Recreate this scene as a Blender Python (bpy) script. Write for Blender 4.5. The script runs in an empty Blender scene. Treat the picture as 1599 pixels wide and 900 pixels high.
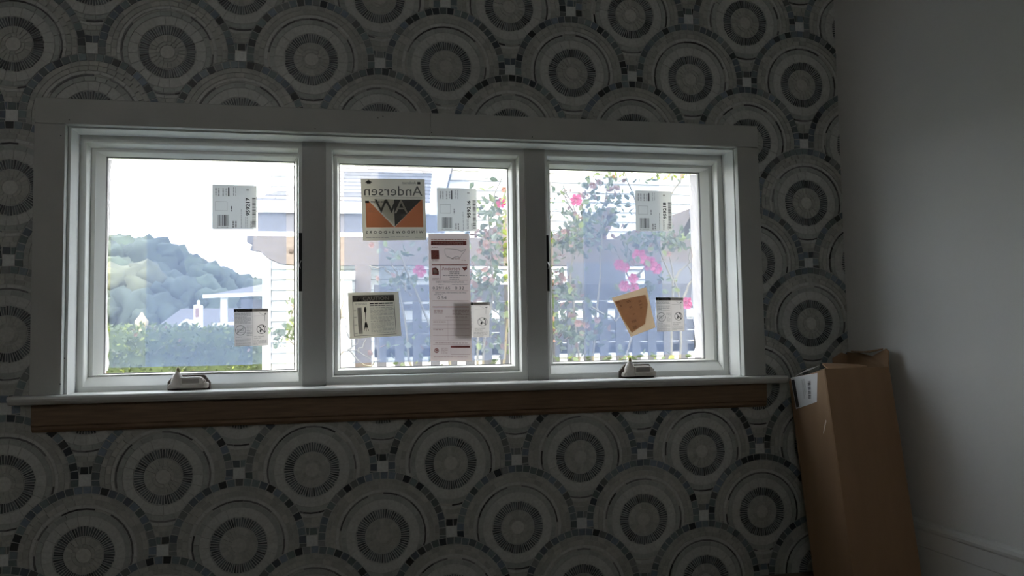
import bpy, bmesh, math, random
from mathutils import Vector, Matrix
random.seed(7)
R = random.Random(11)
S = bpy.context.scene
COL = S.collection
H = 1.22                      # floor is z = 0; layout numbers below are measured from the tile lattice, H lifts them

# ---------------------------------------------------------------- camera
CAM = Vector((0.66907, -1.873, -0.63894 + H))
YAW, PITCH, ROLL, FPX = 0.207182, 0.063148, -0.016774, 1285.68
fw = Vector((math.sin(YAW)*math.cos(PITCH), math.cos(YAW)*math.cos(PITCH), math.sin(PITCH)))
r0 = Vector((math.cos(YAW), -math.sin(YAW), 0)); u0 = r0.cross(fw)
rt = math.cos(ROLL)*r0 + math.sin(ROLL)*u0; up = -math.sin(ROLL)*r0 + math.cos(ROLL)*u0
cd = bpy.data.cameras.new('camera'); cam = bpy.data.objects.new('camera', cd); COL.objects.link(cam)
cam.matrix_world = Matrix(((rt.x, up.x, -fw.x, CAM.x), (rt.y, up.y, -fw.y, CAM.y), (rt.z, up.z, -fw.z, CAM.z), (0, 0, 0, 1)))
cd.sensor_width = 36; cd.lens = 36*FPX/1599; cd.clip_end = 400; cd.clip_start = 0.02
S.camera = cam
# ---------------------------------------------------------------- sky, sun, exposure
w = bpy.data.worlds.new('overcast_sky'); S.world = w; w.use_nodes = True
bg = w.node_tree.nodes['Background']; bg.inputs[0].default_value = (1.0, 0.99, 0.965, 1); bg.inputs[1].default_value = 10.0
sd = bpy.data.lights.new('hazy_sun', 'SUN'); sd.energy = 4.5; sd.angle = 0.5; sd.color = (1, 0.97, 0.92)
so = bpy.data.objects.new('hazy_sun', sd); COL.objects.link(so); so.rotation_euler = (math.radians(38), 0, math.radians(-25))
S.view_settings.view_transform = 'Standard'; S.view_settings.look = 'None'
S.view_settings.gamma = 1; S.view_settings.exposure = 0.0; S.view_settings.use_curve_mapping = False

def at(px, py, Y):            # point of the plane y = Y seen at a photo pixel
    d = fw + rt*((px-799.5)/FPX) - up*((py-450)/FPX)
    p = CAM + d*((Y-CAM.y)/d.y)
    return Vector((p.x, p.y, p.z-H))
def pix(p):                   # photo pixel of a layout point
    d = Vector((p[0], p[1], p[2]+H)) - CAM; k = d.dot(fw)
    return 799.5+FPX*d.dot(rt)/k, 450-FPX*d.dot(up)/k, k

# ---------------------------------------------------------------- materials
MATS = {}
def mat(name, col, rough=0.6, noise=0, nscale=20, bump=0, spec=0.5, metal=0, stretch=None, trans=0, tint=False, rnd=0):
    if name in MATS: return MATS[name]
    m = bpy.data.materials.new(name); m.use_nodes = True; nt = m.node_tree; N = nt.nodes; L = nt.links
    b = N['Principled BSDF']; b.inputs['Roughness'].default_value = rough; b.inputs['Metallic'].default_value = metal
    b.inputs['Specular IOR Level'].default_value = spec
    src = None
    if tint:
        a = N.new('ShaderNodeAttribute'); a.attribute_name = 'tint'; src = a.outputs['Color']
    else:
        c = N.new('ShaderNodeRGB'); c.outputs[0].default_value = (*col, 1); src = c.outputs[0]
    if rnd:
        oi = N.new('ShaderNodeObjectInfo'); mr = N.new('ShaderNodeMapRange'); L.new(oi.outputs['Random'], mr.inputs[0])
        mr.inputs[3].default_value = 1-rnd; mr.inputs[4].default_value = 1+rnd
        mm = N.new('ShaderNodeVectorMath'); mm.operation = 'SCALE'; L.new(src, mm.inputs[0]); L.new(mr.outputs[0], mm.inputs['Scale']); src = mm.outputs[0]
    if noise or bump:
        tc = N.new('ShaderNodeTexCoord'); mp = N.new('ShaderNodeMapping'); L.new(tc.outputs['Object'], mp.inputs[0])
        if stretch: mp.inputs['Scale'].default_value = stretch
        nz = N.new('ShaderNodeTexNoise'); nz.inputs['Scale'].default_value = nscale; nz.inputs['Detail'].default_value = 5
        L.new(mp.outputs[0], nz.inputs['Vector'])
    if noise:
        mr = N.new('ShaderNodeMapRange'); L.new(nz.outputs['Fac'], mr.inputs[0])
        mr.inputs[1].default_value = .25; mr.inputs[2].default_value = .75; mr.inputs[3].default_value = 1-noise; mr.inputs[4].default_value = 1+noise
        mm = N.new('ShaderNodeVectorMath'); mm.operation = 'SCALE'; L.new(src, mm.inputs[0]); L.new(mr.outputs[0], mm.inputs['Scale']); src = mm.outputs[0]
    L.new(src, b.inputs['Base Color'])
    if bump:
        bp = N.new('ShaderNodeBump'); bp.inputs['Strength'].default_value = bump; bp.inputs['Distance'].default_value = .01
        L.new(nz.outputs['Fac'], bp.inputs['Height']); L.new(bp.outputs[0], b.inputs['Normal'])
    if trans:
        t = N.new('ShaderNodeBsdfTranslucent'); L.new(src, t.inputs[0]); mx = N.new('ShaderNodeMixShader'); mx.inputs[0].default_value = trans
        L.new(b.outputs[0], mx.inputs[1]); L.new(t.outputs[0], mx.inputs[2]); L.new(mx.outputs[0], N['Material Output'].inputs[0])
    MATS[name] = m; return m
def film_mat(name, tcol, vcol, fac, crease=0):
    m = bpy.data.materials.new(name); m.use_nodes = True; nt = m.node_tree; N = nt.nodes; L = nt.links; N.remove(N['Principled BSDF'])
    t = N.new('ShaderNodeBsdfTransparent'); t.inputs[0].default_value = (*tcol, 1)
    s = N.new('ShaderNodeBsdfTranslucent'); s.inputs[0].default_value = (*vcol, 1)
    mx = N.new('ShaderNodeMixShader'); mx.inputs[0].default_value = fac
    L.new(t.outputs[0], mx.inputs[1]); L.new(s.outputs[0], mx.inputs[2]); L.new(mx.outputs[0], N['Material Output'].inputs[0])
    if crease:
        nz = N.new('ShaderNodeTexNoise'); nz.inputs['Scale'].default_value = 9; tc = N.new('ShaderNodeTexCoord'); L.new(tc.outputs['Object'], nz.inputs[0])
        mr = N.new('ShaderNodeMapRange'); L.new(nz.outputs['Fac'], mr.inputs[0]); mr.inputs[3].default_value = fac-crease; mr.inputs[4].default_value = fac+crease
        L.new(mr.outputs[0], mx.inputs[0])
    return m
def glass_mat():
    m = bpy.data.materials.new('window_glass'); m.use_nodes = True; nt = m.node_tree; N = nt.nodes; L = nt.links; N.remove(N['Principled BSDF'])
    t = N.new('ShaderNodeBsdfTransparent'); t.inputs[0].default_value = (.985, .99, .985, 1)
    g = N.new('ShaderNodeBsdfGlossy'); g.inputs['Roughness'].default_value = .02
    mx = N.new('ShaderNodeMixShader'); mx.inputs[0].default_value = .04
    L.new(t.outputs[0], mx.inputs[1]); L.new(g.outputs[0], mx.inputs[2]); L.new(mx.outputs[0], N['Material Output'].inputs[0])
    return m
M_TILE = mat('mosaic_stone', (1, 1, 1), .38, noise=.13, nscale=160, tint=True, spec=.4)
M_GROUT = mat('pale_grout', (.42, .43, .41), .9, noise=.08, nscale=200)
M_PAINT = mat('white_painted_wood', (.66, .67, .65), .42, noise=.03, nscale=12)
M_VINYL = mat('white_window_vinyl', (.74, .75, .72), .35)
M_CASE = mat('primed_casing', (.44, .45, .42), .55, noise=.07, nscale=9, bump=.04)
M_WALL = mat('pale_grey_wall_paint', (.70, .70, .68), .75, noise=.03, nscale=5)
M_CEIL = mat('ceiling_paint', (.62, .62, .60), .85)
M_FLOOR = mat('dark_wood_floor', (.18, .13, .09), .5, noise=.3, nscale=6, stretch=(1, 12, 1))
M_APRON = mat('brown_apron_wood', (.17, .108, .06), .6, noise=.28, nscale=14, stretch=(1, 1, 14), bump=.05)
M_DARK = mat('black_gasket', (.02, .02, .022), .6)
M_GASK = mat('grey_gasket', (.12, .12, .13), .6)
M_BLACKM = mat('black_metal', (.008, .008, .009), .5, spec=.2)
M_SILVER = mat('silver_lever', (.6, .6, .58), .3, metal=.8)
M_CARD = mat('corrugated_cardboard', (.31, .195, .11), .85, noise=.09, nscale=30, stretch=(1, 1, .15), bump=.05)
M_CARDIN = mat('cardboard_inside', (.40, .26, .15), .9, noise=.1, nscale=40)
M_LABEL = mat('white_shipping_label', (.72, .72, .72), .5)
M_INK = mat('black_ink', (.02, .02, .022), .6)
M_TAPE = mat('clear_brown_tape', (.42, .29, .17), .25, spec=.8)
M_CRBASE = mat('bronze_brown_plate', (.10, .072, .055), .5)
M_CR = mat('taupe_white_crank', (.50, .45, .40), .38)
M_PIN = mat('olive_brass_pin', (.30, .27, .14), .35, metal=.5)
M_GLASS = glass_mat()

# ---------------------------------------------------------------- object helpers
ORG = {}
def setp(o, label=None, cat=None, group=None, kind=None):
    if label: o['label'] = label
    if cat: o['category'] = cat
    if group: o['group'] = group
    if kind: o['kind'] = kind
    return o
def empty(name, loc, label=None, cat=None, group=None, kind=None, parent=None):
    o = bpy.data.objects.new(name, None); COL.objects.link(o); o.empty_display_size = .05
    L = Vector(loc)
    if parent: o.parent = parent; o.location = L-ORG[parent]
    else: o.location = (L.x, L.y, L.z+H)
    ORG[o] = L
    return setp(o, label, cat, group, kind)
class MB:
    def __init__(s): s.v = []; s.f = []; s.m = []; s.c = []
    def add(s, vs, fs, mi=0, c=None):
        n = len(s.v); s.v.extend(Vector(q) for q in vs)
        for f in fs: s.f.append([n+i for i in f]); s.m.append(mi); s.c.append(c)
        return s
    def box(s, x0, x1, y0, y1, z0, z1, mi=0, c=None):
        return s.add([(x, y, z) for x in (x0, x1) for y in (y0, y1) for z in (z0, z1)],
                     [(0, 1, 3, 2), (4, 6, 7, 5), (0, 4, 5, 1), (2, 3, 7, 6), (0, 2, 6, 4), (1, 5, 7, 3)], mi, c)
    def prism(s, poly, a, d, mi=0, c=None):   # poly of 3D points, extruded by vector d
        n = len(poly); d = Vector(d); P = [Vector(p) for p in poly]
        return s.add(P+[p+d for p in P], [tuple(range(n))[::-1], tuple(range(n, 2*n))]+[(i, (i+1) % n, n+(i+1) % n, n+i) for i in range(n)], mi, c)
    def exx(s, prof, x0, x1, mi=0): return s.prism([(x0, y, z) for y, z in prof], None, (x1-x0, 0, 0), mi)
    def exy(s, prof, y0, y1, mi=0, c=None): return s.prism([(x, y0, z) for x, z in prof], None, (0, y1-y0, 0), mi, c)
    def ring(s, rects, mi=0):   # rects: (x0,x1,z0,z1,y); quads joining successive ones
        for a, b in zip(rects, rects[1:]):
            A = [(a[0], a[4], a[2]), (a[1], a[4], a[2]), (a[1], a[4], a[3]), (a[0], a[4], a[3])]
            B = [(b[0], b[4], b[2]), (b[1], b[4], b[2]), (b[1], b[4], b[3]), (b[0], b[4], b[3])]
            s.add(A+B, [(i, (i+1) % 4, 4+(i+1) % 4, 4+i) for i in range(4)], mi)
        return s
    def tube(s, pts, rad, n=6, mi=0, c=None):
        P = [Vector(p) for p in pts]; rr = rad if isinstance(rad, (list, tuple)) else [rad]*len(P); vs = []
        for i, p in enumerate(P):
            t = (P[min(i+1, len(P)-1)]-P[max(i-1, 0)]).normalized(); a = t.orthogonal().normalized(); b = t.cross(a)
            vs += [p+(a*math.cos(k*2*math.pi/n)+b*math.sin(k*2*math.pi/n))*rr[i] for k in range(n)]
        fs = [(i*n+k, i*n+(k+1) % n, (i+1)*n+(k+1) % n, (i+1)*n+k) for i in range(len(P)-1) for k in range(n)]
        fs += [tuple(range(n))[::-1], tuple((len(P)-1)*n+k for k in range(n))]
        return s.add(vs, fs, mi, c)
    def lathe(s, cx, cy, prof, n=16, mi=0, axis='z'):
        vs = []
        for r, h in prof:
            for k in range(n):
                a = 2*math.pi*k/n
                vs.append((cx+r*math.cos(a), cy+r*math.sin(a), h))
        m = len(prof)
        fs = [(i*n+k, i*n+(k+1) % n, (i+1)*n+(k+1) % n, (i+1)*n+k) for i in range(m-1) for k in range(n)]
        fs += [tuple(range(n))[::-1], tuple((m-1)*n+k for k in range(n))]
        return s.add(vs, fs, mi)
    def build(s, name, mats, parent=None, bevel=0, smooth=False, tf=None, **kw):
        vs = s.v if tf is None else [tf @ q for q in s.v]
        if parent is not None: O = ORG[parent]
        else:
            n = max(1, len(vs)); O = Vector((sum(q.x for q in vs)/n, sum(q.y for q in vs)/n, min(q.z for q in vs)))
        me = bpy.data.meshes.new(name); me.from_pydata([q-O for q in vs], [], s.f)
        if not isinstance(mats, (list, tuple)): mats = [mats]
        for m in mats: me.materials.append(m)
        if len(mats) > 1: me.polygons.foreach_set('material_index', s.m)
        if any(c is not None for c in s.c):
            at_ = me.color_attributes.new('tint', 'FLOAT_COLOR', 'CORNER'); buf = []
            for f, c in zip(s.f, s.c): buf += [c[0], c[1], c[2], 1.0]*len(f)
            at_.data.foreach_set('color', buf)
        if smooth: me.polygons.foreach_set('use_smooth', [True]*len(me.polygons))
        me.update()
        o = bpy.data.objects.new(name, me); COL.objects.link(o)
        if parent is not None: o.parent = parent
        else: o.location = (O.x, O.y, O.z+H)
        ORG[o] = O
        if bevel:
            b = o.modifiers.new('bevel', 'BEVEL'); b.width = bevel; b.segments = 2; b.limit_method = 'ANGLE'; b.angle_limit = .7
        return setp(o, **kw)

# ---------------------------------------------------------------- room shell
XL, XR, YB, ZC, ZF = -1.7, 1.93, -3.7, 1.25, -1.22
OX0, OX1, OZ0, OZ1 = .100, 1.646, -.756, -.160      # wall opening
wf = MB()
wf.box(XL-.15, OX0, 0, .145, ZF-.1, ZC+.1); wf.box(OX1, XR+.15, 0, .145, ZF-.1, ZC+.1)
wf.box(OX0, OX1, 0, .145, ZF-.1, OZ0); wf.box(OX0, OX1, 0, .145, OZ1, ZC+.1)
wall = wf.build('wall_front', M_GROUT, kind='structure', label='window wall covered in round grey and white mosaic medallions')
MB().box(XR, XR+.15, YB-.15, 0, ZF-.1, ZC+.1).build('wall_right', M_WALL, kind='structure', label='plain pale grey painted wall at the right')
MB().box(XL-.15, XL, YB-.15, 0, ZF-.1, ZC+.1).build('wall_left', M_WALL, kind='structure')
DX0, DX1, DZ0, DZ1 = -.45, .15, .15, .72           # unseen opening added behind the camera to fill the room with daylight
MB().box(XL, DX0, YB-.15, YB, ZF-.1, ZC+.1).box(DX1, XR, YB-.15, YB, ZF-.1, ZC+.1).box(DX0, DX1, YB-.15, YB, ZF-.1, DZ0).box(DX0, DX1, YB-.15, YB, DZ1, ZC+.1).build('wall_back', M_WALL, kind='structure')
MB().ring([(DX0-.06, DX1+.06, DZ0-.06, DZ1+.06, YB+.02), (DX0+.03, DX1-.03, DZ0+.03, DZ1-.03, YB+.02), (DX0+.03, DX1-.03, DZ0+.03, DZ1-.03, YB-.08)]).build('window_4', M_VINYL, kind='structure', label='unseen window added for fill daylight in the wall behind the viewpoint')
MB().box(XL, XR, YB, 0, ZF-.1, ZF).build('floor', M_FLOOR, kind='structure')
MB().box(XL, XR, YB, 0, ZC, ZC+.1).build('ceiling', M_CEIL, kind='structure')
# baseboard of the right wall: flat board and rounded cap with a seam
bb = empty('baseboard_right', (XR, -1.8, ZF), kind='structure', label='tall white baseboard with a rounded cap along the right wall')
MB().box(XR-.014, XR, YB, -.001, ZF, -1.106).build('board', M_PAINT, bb, bevel=.002)
c = MB(); prof = [(XR, -1.104), (XR-.016, -1.104), (XR-.016, -1.070), (XR-.019, -1.066), (XR-.0205, -1.060), (XR-.019, -1.053), (XR-.013, -1.050), (XR, -1.050)]
c.prism([(x, YB, z) for x, z in prof], None, (0, -YB-.001, 0)).build('cap_moulding', M_PAINT, bb)

# ---------------------------------------------------------------- mosaic
D = .3048
def clip(poly, n, d):         # keep n.p >= d
    out = []
    for i in range(len(poly)):
        a, b = poly[i], poly[(i+1) % len(poly)]; da = a[0]*n[0]+a[1]*n[1]-d; db = b[0]*n[0]+b[1]*n[1]-d
        if da >= 0: out.append(a)
        if (da >= 0) != (db >= 0):
            t = da/(da-db); out.append((a[0]+t*(b[0]-a[0]), a[1]+t*(b[1]-a[1])))
    return out
def sector(r0_, r1, a0, a1, seg=1):
    p = [(r1*math.cos(a0+(a1-a0)*k/seg), r1*math.sin(a0+(a1-a0)*k/seg)) for k in range(seg+1)]
    return p+[(r0_*math.cos(a1-(a1-a0)*k/seg), r0_*math.sin(a1-(a1-a0)*k/seg)) for k in range(seg+1)]
def shade(c, v): k = 1+R.uniform(-v, v); return (c[0]*k, c[1]*k, c[2]*k)
def slate():
    q = R.random(); g = R.uniform(.10, .27)
    if q < .16: g = R.uniform(.02, .06)
    t = R.choice([(.80, 1.0, 1.05), (.78, .98, 1.18), (.92, 1.0, .96), (.80, 1.03, 1.0)])
    return (g*t[0], g*t[1], g*t[2])
def dark():
    g = R.uniform(.03, .17); return (g*.86, g, g*1.06)
WHITE, BEIGE, GREYR, CEN = (.50, .52, .49), (.40, .405, .37), (.37, .39, .37), (.50, .51, .47)
def medallion_pieces():
    P = []
    P.append(('centre', [(.049*math.cos(k*math.pi/8), .049*math.sin(k*math.pi/8)) for k in range(16)], shade(CEN, .1)))
    for r0_, r1, n, gap, colf, seg in (
            (.053, .073, 12, .003, lambda: shade(BEIGE, .12), 1), (.077, .122, 22, .0035, lambda: shade(R.choice([BEIGE, (.44, .45, .41)]), .07), 1),
            (.198, .262, 20, .002, lambda: shade(WHITE, .05), 2), (.266, .297, 24, .002, lambda: shade(GREYR, .12), 1),
            (.302, .313, 18, .002, lambda: shade((.10, .10, .10), .9) if R.random() < .75 else shade(BEIGE, .2), 2),
            (.318, .337, 22, .002, lambda: shade(WHITE, .08), 1), (.341, .373, 36, .003, lambda: shade(BEIGE, .16), 1),
            (.377, .407, 40, .003, lambda: shade(BEIGE, .16), 1)):
        o = R.random()
        for k in range(n):
            a0 = 2*math.pi*(k+o)/n; da = 2*math.pi/n; g = gap/((r0_+r1)/2)
            P.append(('t', sector(r0_, r1, a0+g/2, a0+da-g/2, seg), colf()))
    n = 62; o = R.random()
    for k in range(n):
        a = 2*math.pi*(k+o)/n; hw = .0048/.16; e = R.uniform(-.004, .004)
        P.append(('t', sector(.129, .190+e, a-hw, a+hw), dark()))
    n = 49; o = R.random()
    for k in range(n):
        a0 = 2*math.pi*(k+o)/n; da = 2*math.pi/n; g = .0075/.435
        j = R.uniform(-.002, .002)
        P.append(('border', sector(.412+j, .459+j, a0+g/2, a0+da-g/2), slate()))
    return P
box_zone = (1.72, 1.93)
def tile_mesh(mb, poly, cx, cz, col, h):
    n = len(poly)
    vs = [(cx+x*D, -h, cz+y*D) for x, y in poly]+[(cx+x*D, 0, cz+y*D) for x, y in poly]
    mb.add(vs, [tuple(range(n))[::-1]]+[(i, (i+1) % n, n+(i+1) % n, n+i) for i in range(n)], 0, col)
meds = []
for jj in range(-5, 9):
    for ii in range(-5, 7):
        j = jj/2; i = ii+(.5 if jj % 2 else 0)
        meds.append((i, j))
cands = []; medobj = {}; squares = []
for (i, j) in meds:
    cx, cz = i*D, -j*D
    if cx < XL-.1 or cx > XR+.12 or cz > 1.0 or cz < ZF-.1: continue
    body = MB(); singles = []
    low = [((.5, -.5)), ((-.5, -.5))]
    for kind, poly, col in medallion_pieces():
        ok = True
        for q in low:
            ds = [math.hypot(p[0]-q[0], p[1]-q[1]) for p in poly]
            if min(ds) >= .4635: continue
            gx = sum(p[0] for p in poly)/len(poly)-q[0]; gy = sum(p[1] for p in poly)/len(poly)-q[1]; L_ = math.hypot(gx, gy)
            if max(ds) <= .4635: ok = False; break
            nn = (gx/L_, gy/L_); poly = clip(poly, nn, nn[0]*q[0]+nn[1]*q[1]+.4635)
            if len(poly) < 3: ok = False; break
        if not ok: continue
        poly = clip(poly, (-1, 0), -(XR-.0005-cx)/D); poly = clip(poly, (1, 0), (XL+.0005-cx)/D) if len(poly) > 2 else poly
        if len(poly) > 2: poly = clip(poly, (0, 1), (ZF+.001-cz)/D)
        if len(poly) < 3: continue
        gx = cx+D*sum(p[0] for p in poly)/len(poly); gz = cz+D*sum(p[1] for p in poly)/len(poly)
        if .055 < gx < 1.686 and -.808 < gz < -.121: continue
        h = R.uniform(.0012, .0022)
        if kind == 't': tile_mesh(body, poly, cx, cz, col, h)
        else: singles.append((kind, poly, col, h, gx, gz))
    if not body.f and not singles: continue
    medobj[(i, j)] = (body, singles, cx, cz)
    for s_ in singles:
        X_, Y_, k_ = pix((s_[4], 0, s_[5]))
        if s_[0] == 'border' and 0 < X_ < 1599 and 0 < Y_ < 900 and len(s_[1]) == 4: cands.append((k_, id(s_)))
chosen = set(q[1] for q in sorted(cands)[:285])
far_left = 0
for (i, j), (body, singles, cx, cz) in medobj.items():
    for s_ in singles:
        if s_[0] == 'border' and id(s_) not in chosen: tile_mesh(body, s_[1], cx, cz, s_[2], s_[3])
    med = body.build('mosaic_medallion', M_TILE, wall, kind='stuff')
    for kind, poly, col, h, gx, gz in singles:
        if kind == 'centre': m = MB(); tile_mesh(m, poly, cx, cz, col, h); m.build('centre_tile', M_TILE, med)
        elif any(True for _ in ()) or id(next(q for q in singles if q[1] is poly)) in chosen:
            m = MB(); tile_mesh(m, poly, cx, cz, col, h); m.build('border_tile', M_TILE, med)
    # white square in the gap to the right of this medallion
    sx = cx+.5*D; a = .0385
    if XL < sx < XR-.015 and ZF+.02 < cz < .8 and not (.06 < sx < 1.68 and -.80 < cz < -.13):
        m = MB(); tile_mesh(m, [(-a, -a), (a, -a), (a, a), (-a, a)], sx, cz, shade((.62, .64, .62), .05), .0018); m.build('square_tile', M_TILE, wall)

# ---------------------------------------------------------------- window
GY = .105
def unit(n, xo0, xo1, f, s_, g, zt, zb, casement, label):
    """f: frame inner x0,x1; s_: sash face inner x; g: glass x; zt/zb: z lists (frame, sash, sash face, glass)"""
    root = empty('window_%d' % n, ((xo0+xo1)/2, .1, zb[0]-.02), kind='structure', label=label)
    fr = MB(); fr.ring([(xo0, xo1, -.736, -.1745, .145), (xo0, xo1, -.736, -.1745, .060), (f[0]-.0012, f[1]+.0012, zb[0]-.0012, zt[0]+.0012, .060), (f[0], f[1], zb[0], zt[0], .0612),
             (f[0]+.0025, f[1]-.0025, zb[1], zt[1], .085), (f[0]+.0025, f[1]-.0025, zb[1], zt[1], .145)])
    fr.build('frame', M_VINYL, root)
    sa = MB(); s0 = (f[0]+.0028, f[1]-.0028, zb[1]+.0003, zt[1]-.0003)
    sa.ring([(*s0, .086), (s0[0]+.001, s0[1]-.001, s0[2]+.001, s0[3]-.001, .085), (s_[0], s_[1], zb[2], zt[2], .085), (s_[0]+.001, s_[1]-.001, zb[2]+.001, zt[2]-.001, .0862),
             (g[0]-.0018, g[1]+.0018, zb[3]-.0018, zt[3]+.0018, .102), (g[0]-.0018, g[1]+.0018, zb[3]-.0018, zt[3]+.0018, .125), (*s0, .125)])
    sa.build('sash', M_VINYL, root)
    MB().ring([(g[0]-.0018, g[1]+.0018, zb[3]-.0018, zt[3]+.0018, .1025), (g[0], g[1], zb[3], zt[3], .1035), (g[0], g[1], zb[3], zt[3], .109)]).build('gasket', M_GASK, root)
    MB().box(g[0]-.004, g[1]+.004, GY, GY+.004, zb[3]-.004, zt[3]+.004).build('pane', M_GLASS, root)
    return root
ZTc = (-.1905, -.1965, -.2035, -.2135)
W1 = unit(1, .1145, .588, (.1285, .5780), (.1405, .5735), (.1597, .5656), ZTc, (-.7235, -.7035, -.7010, -.6975), True, 'left casement window with hill view, film and two stickers')
W2 = unit(2, .637, 1.112, (.6540, 1.0968), (.6645, 1.0860), (.6718, 1.0772), (-.1905, -.1965, -.203, -.2145), (-.7155, -.7140, -.7030, -.6965), False, 'fixed middle window with five stickers on its glass')
W3 = unit(3, 1.160, 1.6315, (1.1683, 1.6170), (1.1795, 1.6050), (1.1865, 1.5865), ZTc, (-.7215, -.7015, -.6985, -.6935), True, 'right casement window with brown paper and two stickers')
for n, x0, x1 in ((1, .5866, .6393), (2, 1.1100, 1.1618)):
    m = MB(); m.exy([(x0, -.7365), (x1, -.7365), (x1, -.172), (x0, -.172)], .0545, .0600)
    m.build('trim_%d' % n, mat('darkened_mullion_vinyl', (.42, .42, .40), .45), bevel=.0018, kind='structure', label='%s white mullion cover between the sashes' % ('left' if n == 1 else 'right'))  # dim tone against the bright panes is put into the vinyl colour
# lock slots on the mullion side of the casements
for Wn, x0, x1, z0, z1, sgn in ((W1, .5788, .5864, -.520, -.386, 1), (W3, 1.1622, 1.1680, -.522, -.386, -1)):
    sl = MB().box(x0, x1, .0575, .0615, z0, z1).build('lock_slot', M_BLACKM, Wn, label='black slot of the window lock')
    xm = (x0+x1)/2; zl = -.462
    MB().tube([(xm+.0015*sgn, .0565, zl+.012), (xm-.0012*sgn, .0555, zl+.006), (xm-.0018*sgn, .055, zl), (xm, .0555, zl-.006)], [.0007, .0010, .0012, .0006], 6).build('lock_lever', M_SILVER, sl)
# jamb extension
jm = empty('trim_3', (.87, .03, -.74), kind='structure', label='white jamb boards lining the window opening')
MB().box(.1002, .1145, 0, .1449, -.7555, -.1745).build('jamb_board', M_PAINT, jm)
MB().box(1.6315, 1.6458, 0, .1449, -.7555, -.1745).build('jamb_board', M_PAINT, jm)
MB().box(.1002, 1.6458, 0, .1449, -.1745, -.1602).build('jamb_board', M_PAINT, jm)
# casing
cs = empty('trim_4', (.87, -.01, -.736), kind='structure', label='wide flat white casing boards around the window')
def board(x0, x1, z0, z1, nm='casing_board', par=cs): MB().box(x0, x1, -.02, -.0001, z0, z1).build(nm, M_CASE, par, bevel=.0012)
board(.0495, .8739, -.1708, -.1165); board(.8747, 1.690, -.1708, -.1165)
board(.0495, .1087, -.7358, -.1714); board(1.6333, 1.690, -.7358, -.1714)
nh = MB()
for px, py in ((108, 187), (95, 212), (94, 600), (492, 201), (831, 214), (598, 182), (590, 184), (674, 207), (101, 560)):
    p = at(px, py, -.0201); nh.box(p.x-.0012, p.x+.0012, -.0203, -.0195, p.z-.0011, p.z+.0011)
nh.build('nail_holes', M_DARK, cs, kind='stuff')
# stool
st = MB(); zt_ = -.7362; th = .0185; yf = -.045; pr = [(-.0001, zt_-th), (yf+.013, zt_-th), (yf+.007, zt_-th+.0025), (yf+.0025, zt_-th*.6), (yf, zt_-.006), (yf+.0008, zt_-.0022), (yf+.003, zt_), (-.0001, zt_)]
st.exx(pr, .017, 1.735)
st.box(.1148, 1.6312, -.0001, .0600, zt_-.018, zt_-.00002)
st.build('trim_5', M_PAINT, kind='structure', label='white window stool with a rounded front edge')
ap = MB(); ap.exx([(-.0001, zt_-th-.0002), (-.018, zt_-th-.0002), (-.018, -.797), (-.015, -.800), (-.015, -.806), (-.010, -.812), (-.0001, -.812)], .0535, 1.691)
ap.build('trim_6', M_APRON, kind='structure', label='unpainted brown wooden apron under the window stool')

# crank handles
def crank(x, flip, label):
    z = -.7362; y0 = .056
    rt_ = empty('crank_handle', (x, .04, z), label, 'crank', 'folded crank handles of the casement windows')
    w2 = .0445
    pl = [(x-w2, z), (x+w2, z), (x+w2, z+.016), (x+w2-.012, z+.033), (x-w2+.013, z+.033), (x-w2, z+.018)]
    MB().exy(pl, .0595, .050).build('base_plate', M_CRBASE, rt_, bevel=.0015)
    lo = [(x-w2+.003, z+.004), (x+w2-.003, z+.004), (x+w2-.002, z+.015), (x+w2-.006, z+.017), (x-w2+.008, z+.015), (x-w2+.004, z+.012)]
    cv = MB().exy(lo, .050, .030).build('cover', M_CR, rt_, bevel=.002)
    hub = MB(); cx = x-.022
    hub.lathe(cx, .040, [(.0150, z+.006), (.0148, z+.014), (.0130, z+.024), (.0085, z+.034), (.0045, z+.039), (.0035, z+.041)], 16)
    hb = hub.build('hub', M_CR, rt_, smooth=True)
    for a in (-.5, 0, .5):
        MB().tube([(cx+.0125*math.sin(a), .040-.0125*math.cos(a), z+.016), (cx+.006*math.sin(a), .040-.0064*math.cos(a), z+.036)], .0009, 6).build('rib', M_CR, hb)
    MB().lathe(cx+.001, .040, [(.0036, z+.039), (.0042, z+.044), (.0030, z+.049), (.001, z+.0505)], 10).build('spindle_cap', M_PIN, rt_, smooth=True)
    arm = MB(); az0, az1 = z+.012, z+.029; ax0, ax1 = cx+.008, x+.031
    arm.exy([(ax0, az0), (ax1, az0), (ax1+.004, az0+.006), (ax1, az1-.003), (ax1-.006, az1), (ax0, az1)], .046, .027)
    ar = arm.build('arm', M_CR, rt_, bevel=.002)
    MB().exy([(ax0+.003, az0+.003), (ax1-.006, az0+.003), (ax1-.006, az1-.004), (ax0+.003, az1-.004)], .0275, .0266).build('inset', mat('crank_inset', (.24, .21, .185), .5), ar, bevel=.0008)
    MB().tube([(ax1-.004, .034, az1-.004), (ax1+.006, .032, az1-.010)], .0028, 8).build('folding_knuckle', M_CR, ar)
    return rt_
crank(.3455, 0, 'folded taupe crank on brown plate under the hill view')
crank(1.3830, 0, 'folded taupe crank on brown plate beneath the brown paper')

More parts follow.
